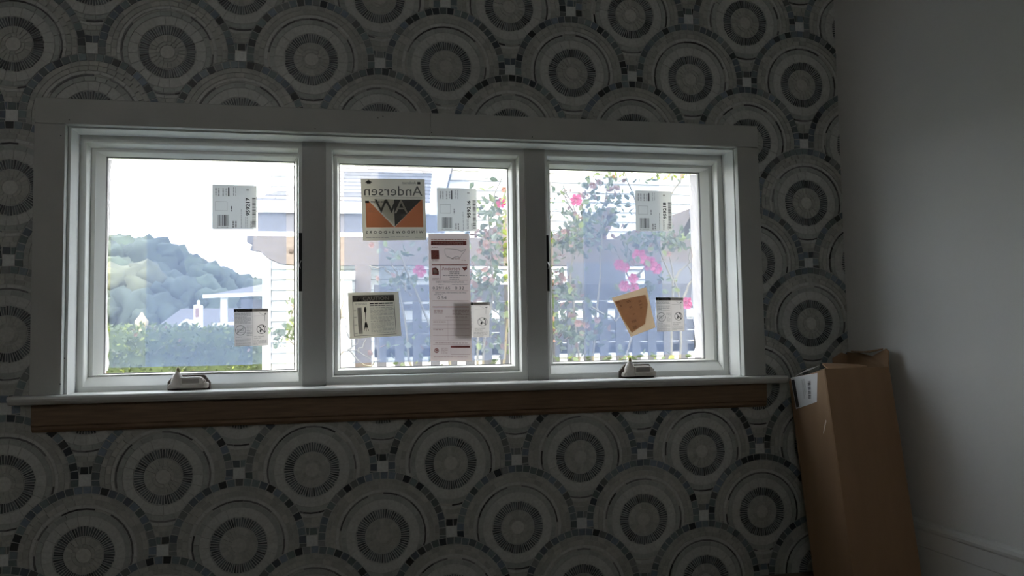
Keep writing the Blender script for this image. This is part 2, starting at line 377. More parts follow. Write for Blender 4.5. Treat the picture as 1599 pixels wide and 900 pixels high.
# ---------------------------------------------------------------- stickers on the glass (inner face y = GY)
M_STK = mat('sticker_paper', (.76, .755, .73), .6, trans=.64)
M_STKT = mat('sticker_paper_cream', (.68, .65, .58), .6, trans=.46)
M_STKP = mat('sticker_paper_pinkish', (.72, .65, .62), .6, trans=.56)
M_STKW = mat('thin_label_paper', (.72, .69, .67), .6, trans=.60)
M_P_GREY = mat('print_dark_grey', (.12, .115, .11), .6, trans=.4)
M_P_FINE = mat('print_fine_grey', (.30, .29, .28), .6, trans=.45)
M_P_BLK = mat('print_black', (.015, .013, .013), .6)
M_P_ORG = mat('print_orange', (.82, .34, .19), .6, trans=.58)
M_P_MAR = mat('print_maroon', (.30, .09, .08), .6, trans=.45)
M_P_MARF = mat('print_maroon_fine', (.36, .22, .20), .6, trans=.35)
M_P_LINE = mat('print_pale_line', (.42, .40, .38), .6, trans=.35)
def text_geo(s, size, spacing=1.0, bold=0):
    cu = bpy.data.curves.new('t', 'FONT'); cu.body = s; cu.size = size; cu.resolution_u = 2; cu.space_character = spacing; cu.offset = bold
    o = bpy.data.objects.new('t', cu); COL.objects.link(o)
    me = o.to_mesh(); vs = [(v.co.x, v.co.y) for v in me.vertices]; fs = [tuple(p.vertices) for p in me.polygons]
    o.to_mesh_clear(); bpy.data.objects.remove(o); bpy.data.curves.remove(cu)
    x0 = min(v[0] for v in vs); x1 = max(v[0] for v in vs); y0 = min(v[1] for v in vs); y1 = max(v[1] for v in vs)
    return vs, fs, (x0, x1, y0, y1)
class Sheet:
    """a thin sheet; u right 0..1, v down 0..1, four corners (tl, tr, br, bl) as x,z"""
    def __init__(s, c, y, side=-1): s.c = c; s.y = y; s.side = side; s.L = {}
    def P(s, u, v, lift):
        (ax, az), (bx, bz), (cx, cz), (dx, dz) = s.c
        x = (1-v)*((1-u)*ax+u*bx)+v*((1-u)*dx+u*cx); z = (1-v)*((1-u)*az+u*bz)+v*((1-u)*dz+u*cz)
        return Vector((x, s.y+s.side*lift, z))
    def layer(s, k): return s.L.setdefault(k, MB())
    def rect(s, k, u0, u1, v0, v1, lift=.0004):
        s.layer(k).add([s.P(u0, v0, lift), s.P(u1, v0, lift), s.P(u1, v1, lift), s.P(u0, v1, lift)], [(0, 3, 2, 1)])
    def poly(s, k, pts, lift=.0004): s.layer(k).add([s.P(u, v, lift) for u, v in pts], [tuple(range(len(pts)))[::-1]])
    def frame(s, k, u0, u1, v0, v1, t, lift=.0004):
        s.rect(k, u0, u1, v0, v0+t, lift); s.rect(k, u0, u1, v1-t, v1, lift); s.rect(k, u0, u0+t, v0, v1, lift); s.rect(k, u1-t, u1, v0, v1, lift)
    def line(s, k, a, b, t, lift=.0005):
        dx, dy = b[0]-a[0], b[1]-a[1]; L_ = math.hypot(dx, dy) or 1; n = (-dy/L_*t/2, dx/L_*t/2)
        s.poly(k, [(a[0]+n[0], a[1]+n[1]), (b[0]+n[0], b[1]+n[1]), (b[0]-n[0], b[1]-n[1]), (a[0]-n[0], a[1]-n[1])], lift)
    def circ(s, k, cu, cv, ru, rv, t, lift=.0005, n=28):
        pts = []
        for i in range(n):
            a = 2*math.pi*i/n; b = 2*math.pi*(i+1)/n
            s.poly(k, [(cu+ru*math.cos(a), cv+rv*math.sin(a)), (cu+ru*math.cos(b), cv+rv*math.sin(b)), (cu+(ru-t)*math.cos(b), cv+(rv-t)*math.sin(b)), (cu+(ru-t)*math.cos(a), cv+(rv-t)*math.sin(a))], lift)
    def text(s, k, string, u0, u1, v0, v1, rot=0, mirror=False, lift=.0006, spacing=1.0, bold=0):
        vs, fs, (x0, x1, y0, y1) = text_geo(string, 1.0, spacing, bold); out = []
        for x, y in vs:
            a = (x-x0)/(x1-x0); b = (y-y0)/(y1-y0)
            if mirror: a = 1-a
            if rot == 0: u, v = u0+a*(u1-u0), v1-b*(v1-v0)
            else: v, u = v1-a*(v1-v0), u1-b*(u1-u0) ; u = u1-(b)*(u1-u0); u = u0+(1-b)*(u1-u0)
            out.append(s.P(u, v, lift))
        s.layer(k).add(out, [tuple(f) for f in fs])
    def fine(s, k, u0, u1, v0, v1, n, h=.35, vert=False, fill=.8, lift=.0004):
        for i in range(n):
            c0 = v0+(v1-v0)*(i+.5)/n; hh = (v1-v0)/n*h/2; q = u0; end = u1 if i % 4 != 3 else u0+(u1-u0)*R.uniform(.3, .8)
            while q < end-.005:
                l = R.uniform(.02, .07)*(fill+.4); e = min(end, q+l)
                if vert: s.rect(k, c0-hh, c0+hh, q, e, lift)
                else: s.rect(k, q, e, c0-hh, c0+hh, lift)
                q = e+R.uniform(.008, .018)
    def build(s, name, pm, label, cat, group=None, radius=.03, names=None):
        pts = []
        for (cu, cv, a0) in ((1-radius, radius, -90), (1-radius, 1-radius, 0), (radius, 1-radius, 90), (radius, radius, 180)):
            for k in range(5):
                a = math.radians(a0+k*22.5); pts.append((cu+radius*math.cos(a), cv+radius*math.sin(a)))
        m = MB(); n = len(pts); F = [s.P(u, v, .00025) for u, v in pts]; B = [s.P(u, v, .00002) for u, v in pts]
        m.add(F+B, [tuple(range(n)), tuple(range(n, 2*n))[::-1]]+[(i, n+i, n+(i+1) % n, (i+1) % n) for i in range(n)])
        o = m.build(name, pm, label=label, cat=cat, group=group)
        for (nm, mm), mb in s.L.items():
            mb.build(nm, mm, o, label=(names or {}).get(nm), kind=None if ('lettering' in nm or 'figures' in nm or 'heading' in nm or 'number' in nm or nm in ('letter_a', 'dark_triangle', 'pale_triangle', 'header_band', 'brown_fold', 'scale_bar', 'stamp_patch')) else 'stuff')
        return o
K_FINE = ('fine_print', M_P_FINE); K_BLK = ('black_print', M_P_BLK); K_GREY = ('grey_print', M_P_GREY)
BAR = R.sample(range(100), 60)
def bars(s, k, u0, u1, v0, v1, vert, seed, n=26):
    q = random.Random(seed); a, b = (u0, u1) if vert else (v0, v1); x = a
    while x < b:
        wd = q.choice([.008, .008, .014, .02])*.9; e = min(b, x+wd)
        if vert: s.rect(k, x, e, v0, v1)
        else: s.rect(k, u0, u1, x, e)
        x = e+q.choice([.007, .009, .014])
def barcode_label(c, num, seed, label):
    s = Sheet(c, GY-.0001)
    for u, n in ((.085, 1), (.15, 1), (.245, 1), (.32, 2)): s.fine(K_FINE, .08, .26, u-.02, u+.02, n, .6, vert=True)
    s.rect(K_BLK, .355, .385, .06, .26)
    s.frame(('outline', M_P_LINE), .07, .34, .38, .59, .008)
    bars(s, ('narrow_barcode', M_P_BLK), .12, .37, .68, .93, True, seed)
    s.text(('narrow_barcode_digits', M_P_FINE), '8138008', .11, .36, .945, .975)
    s.fine(K_FINE, .05, .25, .45, .55, 2, .25, vert=True); s.fine(K_GREY, .48, .60, .415, .44, 1, .8, vert=True)
    s.fine(K_FINE, .55, .97, .64, .66, 1, .5, vert=True); s.fine(K_FINE, .72, .97, .73, .80, 2, .3, vert=True); s.fine(K_FINE, .82, .97, .44, .56, 2, .5, vert=True)
    s.rect(('stamp_patch', M_P_LINE), .76, .82, .09, .12); s.fine(K_FINE, .82, .97, .85, .90, 2, .5, vert=True)
    for g in (0,): s.text(('serial_number', M_P_BLK), num, .75, .845, .285, .695, rot=1, bold=.03)
    bars(s, ('wide_barcode', M_P_BLK), .895, .975, .28, .95, False, seed+5)
    return s.build('barcode_label', M_STK, label, 'label', 'barcode labels on the glass')
barcode_label([(.3832, -.2692), (.4822, -.2702), (.4824, -.3722), (.3836, -.3734)], '959217', 3, 'square barcode label 959217 on the left pane')
barcode_label([(.9020, -.2655), (.9996, -.2666), (.9998, -.3711), (.9022, -.3721)], '959216', 4, 'square barcode label 959216 on the middle pane')
barcode_label([(1.4112, -.2610), (1.5100, -.2623), (1.5095, -.3655), (1.4101, -.3666)], '959218', 5, 'square barcode label 959218 on the right pane')

# big square maker's sticker, printed to be read from outside (mirrored from in here)
s = Sheet([(.7200, -.2475), (.8728, -.2460), (.8756, -.3942), (.7246, -.3970)], GY-.0001)
ORG_ = ('orange_field', M_P_ORG); DK = ('dark_grey_print', M_P_GREY); BLK = ('black_print', M_P_BLK)
s.poly(BLK, [(.06, .065), (.12, .02), (.18, .065), (.15, .065), (.15, .085), (.09, .085), (.09, .065)])
s.text(('brand_lettering_small', M_P_GREY), 'Andersen', .64, .86, .035, .085, mirror=True); s.rect(BLK, .88, .93, .045, .085)
s.text(('brand_lettering_large', M_P_GREY), 'Andersen', .045, .955, .115, .275, mirror=True)
s.line(('thin_rule', M_P_LINE), (.05, .295), (.95, .30), .006); s.line(('thin_rule', M_P_LINE), (.05, .315), (.95, .318), .004)
s.poly(ORG_, [(.06, .37), (.12, .37), (.50, .79), (.06, .79)], .0003)
s.poly(ORG_, [(.94, .335), (.955, .335), (.955, .79), (.50, .79)], .0003)
s.poly(('dark_triangle', M_P_GREY), [(.505, .335), (.94, .335), (.505, .775)], .0003)
s.poly(('pale_triangle', M_STKT), [(.14, .335), (.50, .335), (.50, .775)], .0003)
s.text(('letter_w', M_P_GREY), 'W', .20, .56, .335, .555, mirror=True)
s.text(('letter_a', M_STKT), 'A', .505, .72, .345, .56, mirror=True, lift=.0009)
s.poly(('letter_w', M_P_GREY), [(.505, .335), (.56, .335), (.505, .43)], .0005)
s.rect(BLK, .055, .115, .36, .395); s.rect(BLK, .345, .40, .36, .395); s.fine(BLK, .14, .33, .362, .392, 1, .6)
s.fine(('hatching', M_P_MARF), .10, .30, .47, .56, 5, .12)
s.text(('tagline_lettering', M_P_BLK), 'WINDOWS+DOORS', .05, .955, .845, .89, mirror=True, spacing=1.7, bold=.02)
s.fine(K_FINE, .05, .40, .945, .965, 1, .4); s.fine(K_FINE, .43, .72, .935, .95, 1, .4); s.fine(K_FINE, .82, .95, .945, .965, 1, .4)
s.build('logo_sticker', M_STKT, 'large square sticker with orange field and mirrored AW emblem', 'sticker', radius=.008)

# long pinkish rating label
s = Sheet([(.8804, -.3786), (.9798, -.3776), (.9830, -.6885), (.8822, -.6860)], GY-.0001)
MR = ('maroon_print', M_P_MAR); MF = ('maroon_fine_print', M_P_MARF)
s.fine(MF, .06, .94, .042, .052, 1, .6); s.rect(MR, .06, .93, .058, .092); s.fine(('header_lettering', M_STKP), .1, .85, .062, .088, 2, .3, lift=.0006)
s.fine(MF, .08, .22, .104, .112, 1, .6); s.rect(MR, .06, .25, .132, .202); s.fine(('icon_detail', M_P_MARF), .07, .24, .138, .198, 6, .4, lift=.0006)
mp = [(.40, .118), (.60, .122), (.72, .130), (.80, .140), (.88, .128), (.92, .122), (.86, .148), (.80, .168), (.77, .19), (.74, .188), (.70, .180), (.62, .188), (.56, .200), (.52, .19), (.44, .182), (.40, .160), (.385, .135), (.40, .118)]
for a, b in zip(mp, mp[1:]): s.line(('map_outline', M_P_LINE), a, b, .006)
s.fine(MF, .56, .76, .19, .205, 2, .4); s.fine(MF, .80, .92, .208, .214, 1, .6); s.fine(MF, .08, .24, .212, .218, 1, .6)
s.rect(MR, .07, .95, .243, .252); s.rect(MR, .275, .285, .245, .362)
s.poly(MR, [(.08, .272), (.17, .268), (.22, .284), (.235, .300), (.235, .325), (.08, .325)]); s.poly(('icon_detail', M_STKP), [(.105, .281), (.16, .278), (.195, .290), (.205, .303), (.205, .316), (.105, .316)], .0006)
s.text(('brand_lettering', M_P_MAR), 'Andersen', .31, .75, .262, .290); s.poly(MR, [(.80, .262), (.86, .268), (.93, .258), (.93, .282), (.86, .292)])
for v in (.303, .317, .331, .345, .359): s.fine(K_FINE, .34 if v in (.331,) else .50, .92 if v == .331 else .74, v-.005, v+.004, 1, .7)
s.fine(('maroon_fine_print', M_P_MARF), .08, .24, .35, .362, 2, .5)
s.rect(MF, .07, .95, .3675, .3695); s.text(('rating_heading_lettering', M_P_GREY), 'ENERGY PERFORMANCE RATINGS', .16, .85, .376, .388)
s.fine(K_FINE, .22, .36, .398, .404, 1, .6); s.fine(K_FINE, .55, .95, .398, .404, 1, .6)
s.text(('rating_figures', M_P_GREY), '0.29/1.65', .08, .50, .417, .441); s.text(('rating_figures', M_P_GREY), '0.32', .62, .85, .417, .441)
s.rect(MF, .07, .95, .450, .452); s.text(('second_heading_lettering', M_P_GREY), 'ADDITIONAL PERFORMANCE RATINGS', .14, .90, .459, .471); s.fine(K_FINE, .11, .32, .478, .484, 1, .6)
s.text(('rating_figures', M_P_GREY), '0.54', .19, .41, .494, .518); s.rect(MF, .07, .95, .527, .529)
s.rect(MR, .07, .95, .574, .580); s.fine(MF, .10, .32, .597, .63, 3, .35); s.fine(MF, .55, .95, .597, .64, 5, .35); s.fine(MF, .38, .9, .652, .658, 1, .5)
for v in (.68, .715, .745, .80, .84, .87): s.rect(MF, .07, .95, v, v+.0018)
s.fine(MF, .08, .38, .69, .70, 1, .5); s.fine(MF, .08, .32, .75, .76, 1, .5); s.fine(MF, .12, .9, .855, .862, 1, .5); s.rect(MF, .43, .434, .68, .84)
s.circ(('round_logo', M_P_MAR), .15, .918, .055, .018, .008); s.rect(('round_logo', M_P_MAR), .12, .19, .912, .922); s.fine(MF, .26, .42, .895, .94, 5, .3)
s.rect(MR, .49, .96, .880, .896); s.frame(MF, .49, .96, .88, .948, .003); s.fine(MF, .08, .9, .962, .972, 1, .4)
s.build('rating_label', M_STKP, 'long pinkish paper rating label with map and 0.54 figure', 'label', radius=.006)

# caution label
s = Sheet([(.6885, -.5208), (.8073, -.5190), (.8136, -.6245), (.6928, -.6295)], GY-.0001)
s.frame(K_GREY, .085, .905, .065, .955, .009); s.rect(('header_band', mat('print_header_taupe', (.13, .115, .105), .6, trans=.25)), .09, .90, .07, .205)
s.poly(K_BLK, [(.16, .195), (.215, .09), (.27, .195)], .0006); s.rect(('header_lettering', M_STKT), .21, .22, .125, .17, .0008)
s.text(('header_lettering', M_STKT), 'CAUTION', .29, .80, .10, .182, lift=.0008)
s.fine(K_BLK, .42, .88, .235, .27, 1, .8); s.fine(K_GREY, .42, .88, .29, .31, 1, .8)
s.fine(K_FINE, .42, .88, .335, .62, 11, .35); s.fine(K_FINE, .42, .80, .635, .655, 1, .7); s.fine(K_FINE, .42, .88, .675, .92, 9, .3)
s.fine(K_FINE, .13, .36, .24, .275, 2, .5); s.rect(('scale_bar', M_P_LINE), .18, .25, .34, .90); s.frame(K_FINE, .175, .255, .335, .905, .006)
for v in (.38, .53, .70, .88): s.fine(K_GREY, .10, .16, v, v+.03, 2, .35)
s.rect(K_GREY, .318, .332, .36, .80); s.poly(K_GREY, [(.30, .36), (.325, .31), (.35, .36), (.345, .44), (.305, .44)]); s.poly(K_GREY, [(.305, .66), (.345, .66), (.365, .78), (.29, .78)])
s.line(K_GREY, (.30, .78), (.28, .85), .01); s.line(K_GREY, (.325, .78), (.325, .86), .01); s.line(K_GREY, (.35, .78), (.37, .85), .01)
s.build('caution_label', M_STKT, 'cream caution label with dark header in lower left of middle pane', 'label', radius=.006)

def warning(c, y, label, side=-1):
    s = Sheet(c, y, side); G2 = ('grey_header', M_P_LINE)
    s.rect(K_BLK, .0, .535, .0, .085); s.rect(G2, .535, 1.0, .0, .085)
    s.text(('header_lettering', M_STKW), 'WARNING', .13, .45, .022, .065, lift=.0007); s.poly(('header_lettering', M_STKW), [(.06, .065), (.085, .02), (.11, .065)], .0007)
    s.text(('second_header_lettering', M_P_GREY), 'AVERTISSEMENT', .58, .95, .025, .065)
    s.fine(K_FINE, .03, .50, .10, .40, 9, .42); s.fine(K_FINE, .36, .52, .44, .74, 7, .3)
    s.circ(K_GREY, .18, .575, .155, .135, .014); s.fine(K_GREY, .08, .28, .53, .64, 5, .35); s.line(K_GREY, (.08, .64), (.28, .50), .012)
    s.fine(K_GREY, .04, .22, .745, .765, 1, .6); s.fine(K_FINE, .03, .48, .79, .99, 7, .35)
    s.rect(K_FINE, .535, .541, .09, .99); s.fine(K_FINE, .56, .95, .84, .98, 4, .35)
    s.line(K_FINE, (.72, .1), (.86, .19), .008); s.poly(K_GREY, [(.86, .15), (.94, .12), (.92, .17)]); s.rect(K_FINE, .89, .90, .17, .34); s.line(K_FINE, (.58, .20), (.86, .195), .006)
    s.circ(K_BLK, .80, .56, .145, .125, .016); s.line(K_BLK, (.70, .47), (.90, .65), .022); s.poly(K_BLK, [(.74, .60), (.77, .55), (.80, .57), (.79, .63), (.75, .64)]); s.rect(K_BLK, .875, .895, .50, .65); s.poly(K_BLK, [(.82, .47), (.88, .45), (.87, .51), (.84, .50)])
    s.text(('caption_lettering', M_P_GREY), 'FALL HAZARD', .58, .88, .735, .76); s.fine(K_FINE, .58, .80, .78, .83, 2, .4)
    return s.build('warning_label', M_STKW, label, 'label', 'small white warning labels on the panes', radius=.004)
warning([(.4321, -.5572), (.5084, -.5562), (.5086, -.6420), (.4345, -.6430)], GY-.0001, 'small white two-column warning label low on the left pane')
warning([(.9390, -.5455), (1.0300, -.5455), (1.0270, -.6310), (.9420, -.6310)], GY+.0045, 'warning label partly covered by the long pinkish rating label', side=-1)
warning([(1.4588, -.5368), (1.5338, -.5375), (1.5348, -.6228), (1.4600, -.6236)], GY-.0001, 'small white warning label right beside the brown paper')

# brown paper
M_BPAP = mat('brown_paper', (.6, .42, .3), .7, noise=.08, nscale=60, trans=.6); M_BPAPL = mat('pale_brown_margin', (.74, .62, .48), .7, trans=.62)
s = Sheet([(1.3410, -.5375), (1.4340, -.5100), (1.4560, -.6130), (1.3890, -.6360)], GY-.0006)
s.poly(('brown_fold', mat('brown_paper_double', (.60, .36, .23), .7, noise=.08, nscale=60, trans=.52)), [(.03, .09), (.93, .17), (.93, .40), (.66, .83), (.10, .92), (.015, .5)])
for u, v, a, b in ((.10, .14, .10, .05), (.40, .20, .12, .06), (.72, .28, .08, .05), (.40, .34, .09, .05), (.71, .36, .10, .03), (.42, .52, .08, .03), (.70, .44, .06, .03), (.14, .24, .05, .06), (.33, .68, .16, .06), (.28, .82, .14, .07)):
    s.fine(('faded_brown_print', mat('print_brown', (.17, .08, .05), .7, trans=.35)), u-a/2, u+a/2, v-b/2, v+b/2, 3, .55)
s.build('brown_paper', M_BPAPL, 'crooked brown paper scrap stuck to the right pane', 'paper', radius=.01)

# ---------------------------------------------------------------- protective film and house wrap outside the panes
MF1 = film_mat('blue_protective_film', (.86, .90, .95), (.115, .145, .225), .37, .03)
def film(x0, x1, z0, z1, y, label):
    m = MB(); n = 5
    vs = []; fs = []
    for a in range(n+1):
        for b in range(n+1):
            vs.append((x0+(x1-x0)*a/n+R.uniform(-.0006, .0006), y+R.uniform(0, .0006), z0+(z1-z0)*b/n+R.uniform(-.0008, .0008)))
    fs = [(a*(n+1)+b, (a+1)*(n+1)+b, (a+1)*(n+1)+b+1, a*(n+1)+b+1) for a in range(n) for b in range(n)]
    m.add(vs, fs); return m.build('protective_film', MF1, label=label, cat='film', group='protective film strips on the outside of the panes')
film(.1675, .4735, -.6860, -.2280, .1105, 'bluish film strip on left pane, the one nearer the left jamb')
film(.2419, .5480, -.6850, -.2280, .1125, 'bluish film strip on left pane, the one nearer the mullion')
film(.6805, .9829, -.6875, -.2290, .1105, 'bluish film strip on middle pane behind the orange sticker')
film(.7620, 1.0660, -.6865, -.2290, .1125, 'bluish film strip on middle pane reaching the right mullion side')
film(1.1925, 1.4790, -.6830, -.2290, .1105, 'bluish film strip on right pane next to the mullion')
film(1.2725, 1.5640, -.6825, -.2290, .1125, 'bluish film strip on right pane next to the white wrap')
M_WRAP = mat('white_house_wrap', (.82, .82, .86), .6, trans=.55)
def wrap(xedge, pts, label):
    m = MB(); vs = []; n = len(pts); cols = 4
    for x, z in pts:
        for k in range(cols+1): vs.append((x+(xedge-x)*k/cols, .1165+R.uniform(0, .004), z))
    m.add(vs, [(i*(cols+1)+k, i*(cols+1)+k+1, (i+1)*(cols+1)+k+1, (i+1)*(cols+1)+k) for i in range(n-1) for k in range(cols)])
    o = m.build('house_wrap', M_WRAP, label=label, cat='wrap', group='torn house wrap edges outside the panes')
    so_ = o.modifiers.new('thick', 'SOLIDIFY'); so_.thickness = .0006; return o
q = random.Random(5)
wrap(1.594, [(1.566+.006*math.sin(k*.55)*((k % 7)/7)+q.uniform(-.0015, .0015)-.0, -.214-.0165*k) for k in range(30)], 'white crumpled house wrap strip along right edge of right pane')
wrap(.153, [((.1625 if k < 11 else (.1600 if k < 24 else .1635))+q.uniform(-.0012, .0022), -.214-.0165*k) for k in range(30)], 'thin torn white house wrap edge at left side of left pane')

# ---------------------------------------------------------------- cardboard box
T = math.radians(9.7); bx0, bx1 = 1.734, 1.898; bd = .158; bh = .485
P0 = Vector((bx0, -.283, ZF+bd*math.sin(T)+.001))
TB = Matrix.Translation(P0) @ Matrix.Rotation(-T, 4, 'X')
bw = bx1-bx0
cb = empty('cardboard_box', P0, 'tall brown cardboard box leaning in the corner with torn open top', 'box')
t = .004
b = MB(); b.box(0, bw, 0, t, 0, bh); b.box(0, bw, bd-t, bd, 0, bh-.008); b.box(0, t, t, bd-t, 0, bh-.003); b.box(bw-t, bw, t, bd-t, 0, bh); b.box(t, bw-t, t, bd-t, 0, t)
b.build('body', M_CARD, cb, tf=TB, bevel=.0012)
def flap(poly, d, label=None, m=M_CARD):
    f = MB(); f.prism(poly, None, d); return f.build('flap', m, cb, tf=TB, bevel=.0008, label=label)
flap([(.012, .003, bh-.004), (bw-.055, .003, bh+.001), (bw-.035, .06, bh+.012), (.045, .075, bh+.020), (.018, .035, bh+.012)], (0, 0, .003), 'crumpled front flap folded inwards', M_CARDIN)
flap([(.002, .008, bh-.006), (.002, bd-.02, bh-.010), (.045, bd-.03, bh+.002), (.050, .05, bh+.010)], (0, 0, .003), 'torn side flap', M_CARDIN)
flap([(bw-.042, bd-.004, bh-.012), (bw-.001, bd-.004, bh-.012), (bw+.001, bd-.006, bh+.052), (bw-.014, bd-.006, bh+.058), (bw-.040, bd-.004, bh+.044)], (0, .003, 0), 'raised back flap with torn edge')
flap([(bw-.003, .002, bh-.006), (bw-.003, bd-.006, bh-.010), (bw-.001, bd-.008, bh+.058), (bw+.002, bd*.66, bh+.048), (bw+.004, bd*.4, bh+.034), (bw+.006, .012, bh+.044), (bw+.004, .001, bh+.036)], (.003, 0, 0), 'raised right flap standing against the wall')
flap([(bw+.002, bd*.66, bh+.048), (bw+.006, .020, bh+.043), (bw-.020, .035, bh+.038), (bw-.028, bd*.6, bh+.050)], (0, 0, .003), 'bent tip of the right flap')
# label wrapped over the top of the narrow face, reads sideways
lb = MB(); lx = -.0006
lb.add([(lx, .030, bh-.006), (lx, bd-.012, bh-.002), (lx, bd-.018, bh-.078), (lx, .048, bh-.070)], [(0, 1, 2, 3)])
lab = lb.build('shipping_label', M_LABEL, cb, tf=TB, label='white label with a barcode and black bar')
k_ = MB(); k_.add([(lx-.0004, bd-.028, bh-.008), (lx-.0004, bd-.014, bh-.008), (lx-.0004, bd-.021, bh-.074), (lx-.0004, bd-.034, bh-.074)], [(0, 1, 2, 3)]); k_.build('black_bar', M_INK, lab, tf=TB)
k_ = MB()
for i in range(13):
    z0 = bh-.020-i*.0032; hgt = .0022 if i % 3 else .0012
    k_.add([(lx-.0004, .062+.0006*i, z0), (lx-.0004, .074+.0006*i, z0), (lx-.0004, .074+.0006*i, z0-hgt), (lx-.0004, .062+.0006*i, z0-hgt)], [(0, 1, 2, 3)])
k_.build('barcode', M_INK, lab, tf=TB)
k_ = MB()
for i in range(4):
    k_.add([(lx-.0004, .086+i*.004, bh-.012), (lx-.0004, .0872+i*.004, bh-.012), (lx-.0004, .0872+i*.004, bh-.045-i*.004), (lx-.0004, .086+i*.004, bh-.045-i*.004)], [(0, 1, 2, 3)])
k_.build('fine_print', M_P_FINE, lab, tf=TB)
l2 = MB(); l2.add([(.002, bd-.025, bh-.0), (.030, bd-.040, bh+.0145), (.034, .070, bh+.0165), (.004, .058, bh+.006)], [(0, 1, 2, 3)]); l2.build('label_tail', M_LABEL, cb, tf=TB, label='loose end of the white label over the top')
sc = MB(); sc.add([(lx, .020, bh-.115), (lx, .024, bh-.112), (lx, .040, bh-.140), (lx, .038, bh-.143)], [(0, 1, 2, 3)]); sc.build('scratch', mat('torn_paper_white', (.7, .6, .5), .8), cb, tf=TB)

# ================================================================ OUTSIDE
M_SIDE = mat('white_lap_siding', (.80, .80, .79), .6, noise=.02, nscale=3)
M_TRIMO = mat('white_exterior_trim', (.85, .85, .85), .5)
M_SHIN = mat('grey_roof_shingle', (.14, .137, .145), .9, noise=.15, nscale=14, rnd=.22)
M_FRZ = mat('grey_frieze_and_shadow', (.10, .105, .13), .7)
M_TIMB = mat('tan_weathered_timber', (.15, .122, .105), .8, noise=.2, nscale=6, stretch=(1, 6, 6), bump=.1)
M_FENCE = mat('grey_weathered_picket', (.085, .084, .094), .85, noise=.2, nscale=6, stretch=(6, 6, 1))
M_LAWN = mat('lawn', (.075, .088, .055), .95, noise=.35, nscale=3)
GZ = -1.95
MB().box(-60, 70, -60, 120, GZ-.3, GZ).build('ground', M_LAWN, kind='structure', label='green lawn outside the window')
# --- white house next door
nh_ = empty('neighbour_house', (3.2, 7.0, GZ), 'white lap-sided house next door with a shingled porch roof', 'house')
HY = 7.0
MB().box(-.10, 9.0, HY+.03, 13.0, GZ, 3.2).build('wall', M_SIDE, nh_)
z = -1.60; k = 0
while z < 3.1:
    m = MB(); m.prism([(-.02, HY+.030, z), (-.02, HY-.034, z), (-.02, HY-.001, z+.106), (-.02, HY+.030, z+.106)], None, (9.0, 0, 0))
    m.build('siding_board', M_SIDE, nh_); z += .1088
MB().box(-.109, -.024, HY-.03, HY+.10, GZ, 3.2).build('corner_board', M_TRIMO, nh_, bevel=.004)
rf = MB(); rf.prism([(-.6, HY-.5, 3.15), (-.6, 10, 5.2), (-.6, 13.6, 3.15)], None, (10, 0, 0)); rf.build('roof', M_SHIN, nh_)
# porch roof: sloping courses of shingles
EY, EZ, TY, TZ = 5.50, .612, 6.97, 1.33
def pr_pt(x, t_, lift=0): return (x, EY+(TY-EY)*t_, EZ+(TZ-EZ)*t_+lift)
nc = 13
def left_at(t_): return -.06+t_*1.15
def right_at(t_): return 1.475+t_*.20
MB().add([pr_pt(left_at(0), 0, -.004), pr_pt(right_at(0), 0, -.004), pr_pt(right_at(1), 1, -.004), pr_pt(left_at(1), 1, -.004),
          pr_pt(left_at(0), 0, -.05), pr_pt(right_at(0), 0, -.05), pr_pt(right_at(1), 1, -.05), pr_pt(left_at(1), 1, -.05)],
         [(0, 1, 2, 3), (7, 6, 5, 4), (0, 4, 5, 1), (1, 5, 6, 2), (2, 6, 7, 3), (3, 7, 4, 0)]).build('porch_roof_deck', M_TRIMO, nh_)
for c_ in range(nc):
    t0, t1 = c_/nc, (c_+1.12)/nc; x = left_at(t0)-R.uniform(0, .1)
    while x < right_at(t0):
        wd = R.uniform(.16, .26); xa = max(x+.004, left_at(t0)); xb = min(x+wd, right_at(t0)); x += wd
        if xb-xa < .03: continue
        xc = max(xa, left_at(min(t1, 1)) if xa <= left_at(t1) else xa); xd = min(xb, right_at(t0))
        if xc >= xd-.01: xc = xd-.01
        lo = R.uniform(.010, .016)
        A = [pr_pt(xa, t0, lo), pr_pt(xb, t0, lo), pr_pt(xd, min(t1, 1), .002), pr_pt(xc, min(t1, 1), .002)]
        B = [pr_pt(xa, t0, -.002), pr_pt(xb, t0, -.002), pr_pt(xd, min(t1, 1), -.002), pr_pt(xc, min(t1, 1), -.002)]
        MB().add(A+B, [(0, 1, 2, 3), (7, 6, 5, 4), (0, 4, 5, 1), (1, 5, 6, 2), (2, 6, 7, 3), (3, 7, 4, 0)]).build('shingle', M_SHIN, nh_)
MB().box(-.06, 1.47, EY-.05, EY-.02, .500, .600).build('gutter_board', M_TRIMO, nh_, bevel=.008)
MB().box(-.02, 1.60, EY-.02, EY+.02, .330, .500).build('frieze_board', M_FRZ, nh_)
MB().box(-.02, 1.60, EY-.04, EY+.02, .290, .330).build('frieze_moulding', M_TRIMO, nh_)
MB().box(-.02, 1.60, EY+.02, HY, .31, .33).build('porch_ceiling', M_TRIMO, nh_)
a1, a2 = at(690, 250, 6.75), at(664, 318, 6.75)
dx = .165
MB().exy([(a1.x-.045, a1.z+.25), (a1.x+dx+.045, a1.z+.25), (1.745, .74), (1.60, .515), (1.475, .60)], 6.765, 6.80).build('painted_rake_shadow', M_FRZ, nh_)  # dark strip in frieze colour, stands in for shadow along the rake edges
MB().exy([(a1.x-.02, a1.z+.25), (a1.x+dx+.02, a1.z+.25), (1.72, .75), (1.60, .55), (1.50, .62)], 6.70, 6.76).build('rake_board', M_TRIMO, nh_, bevel=.004)
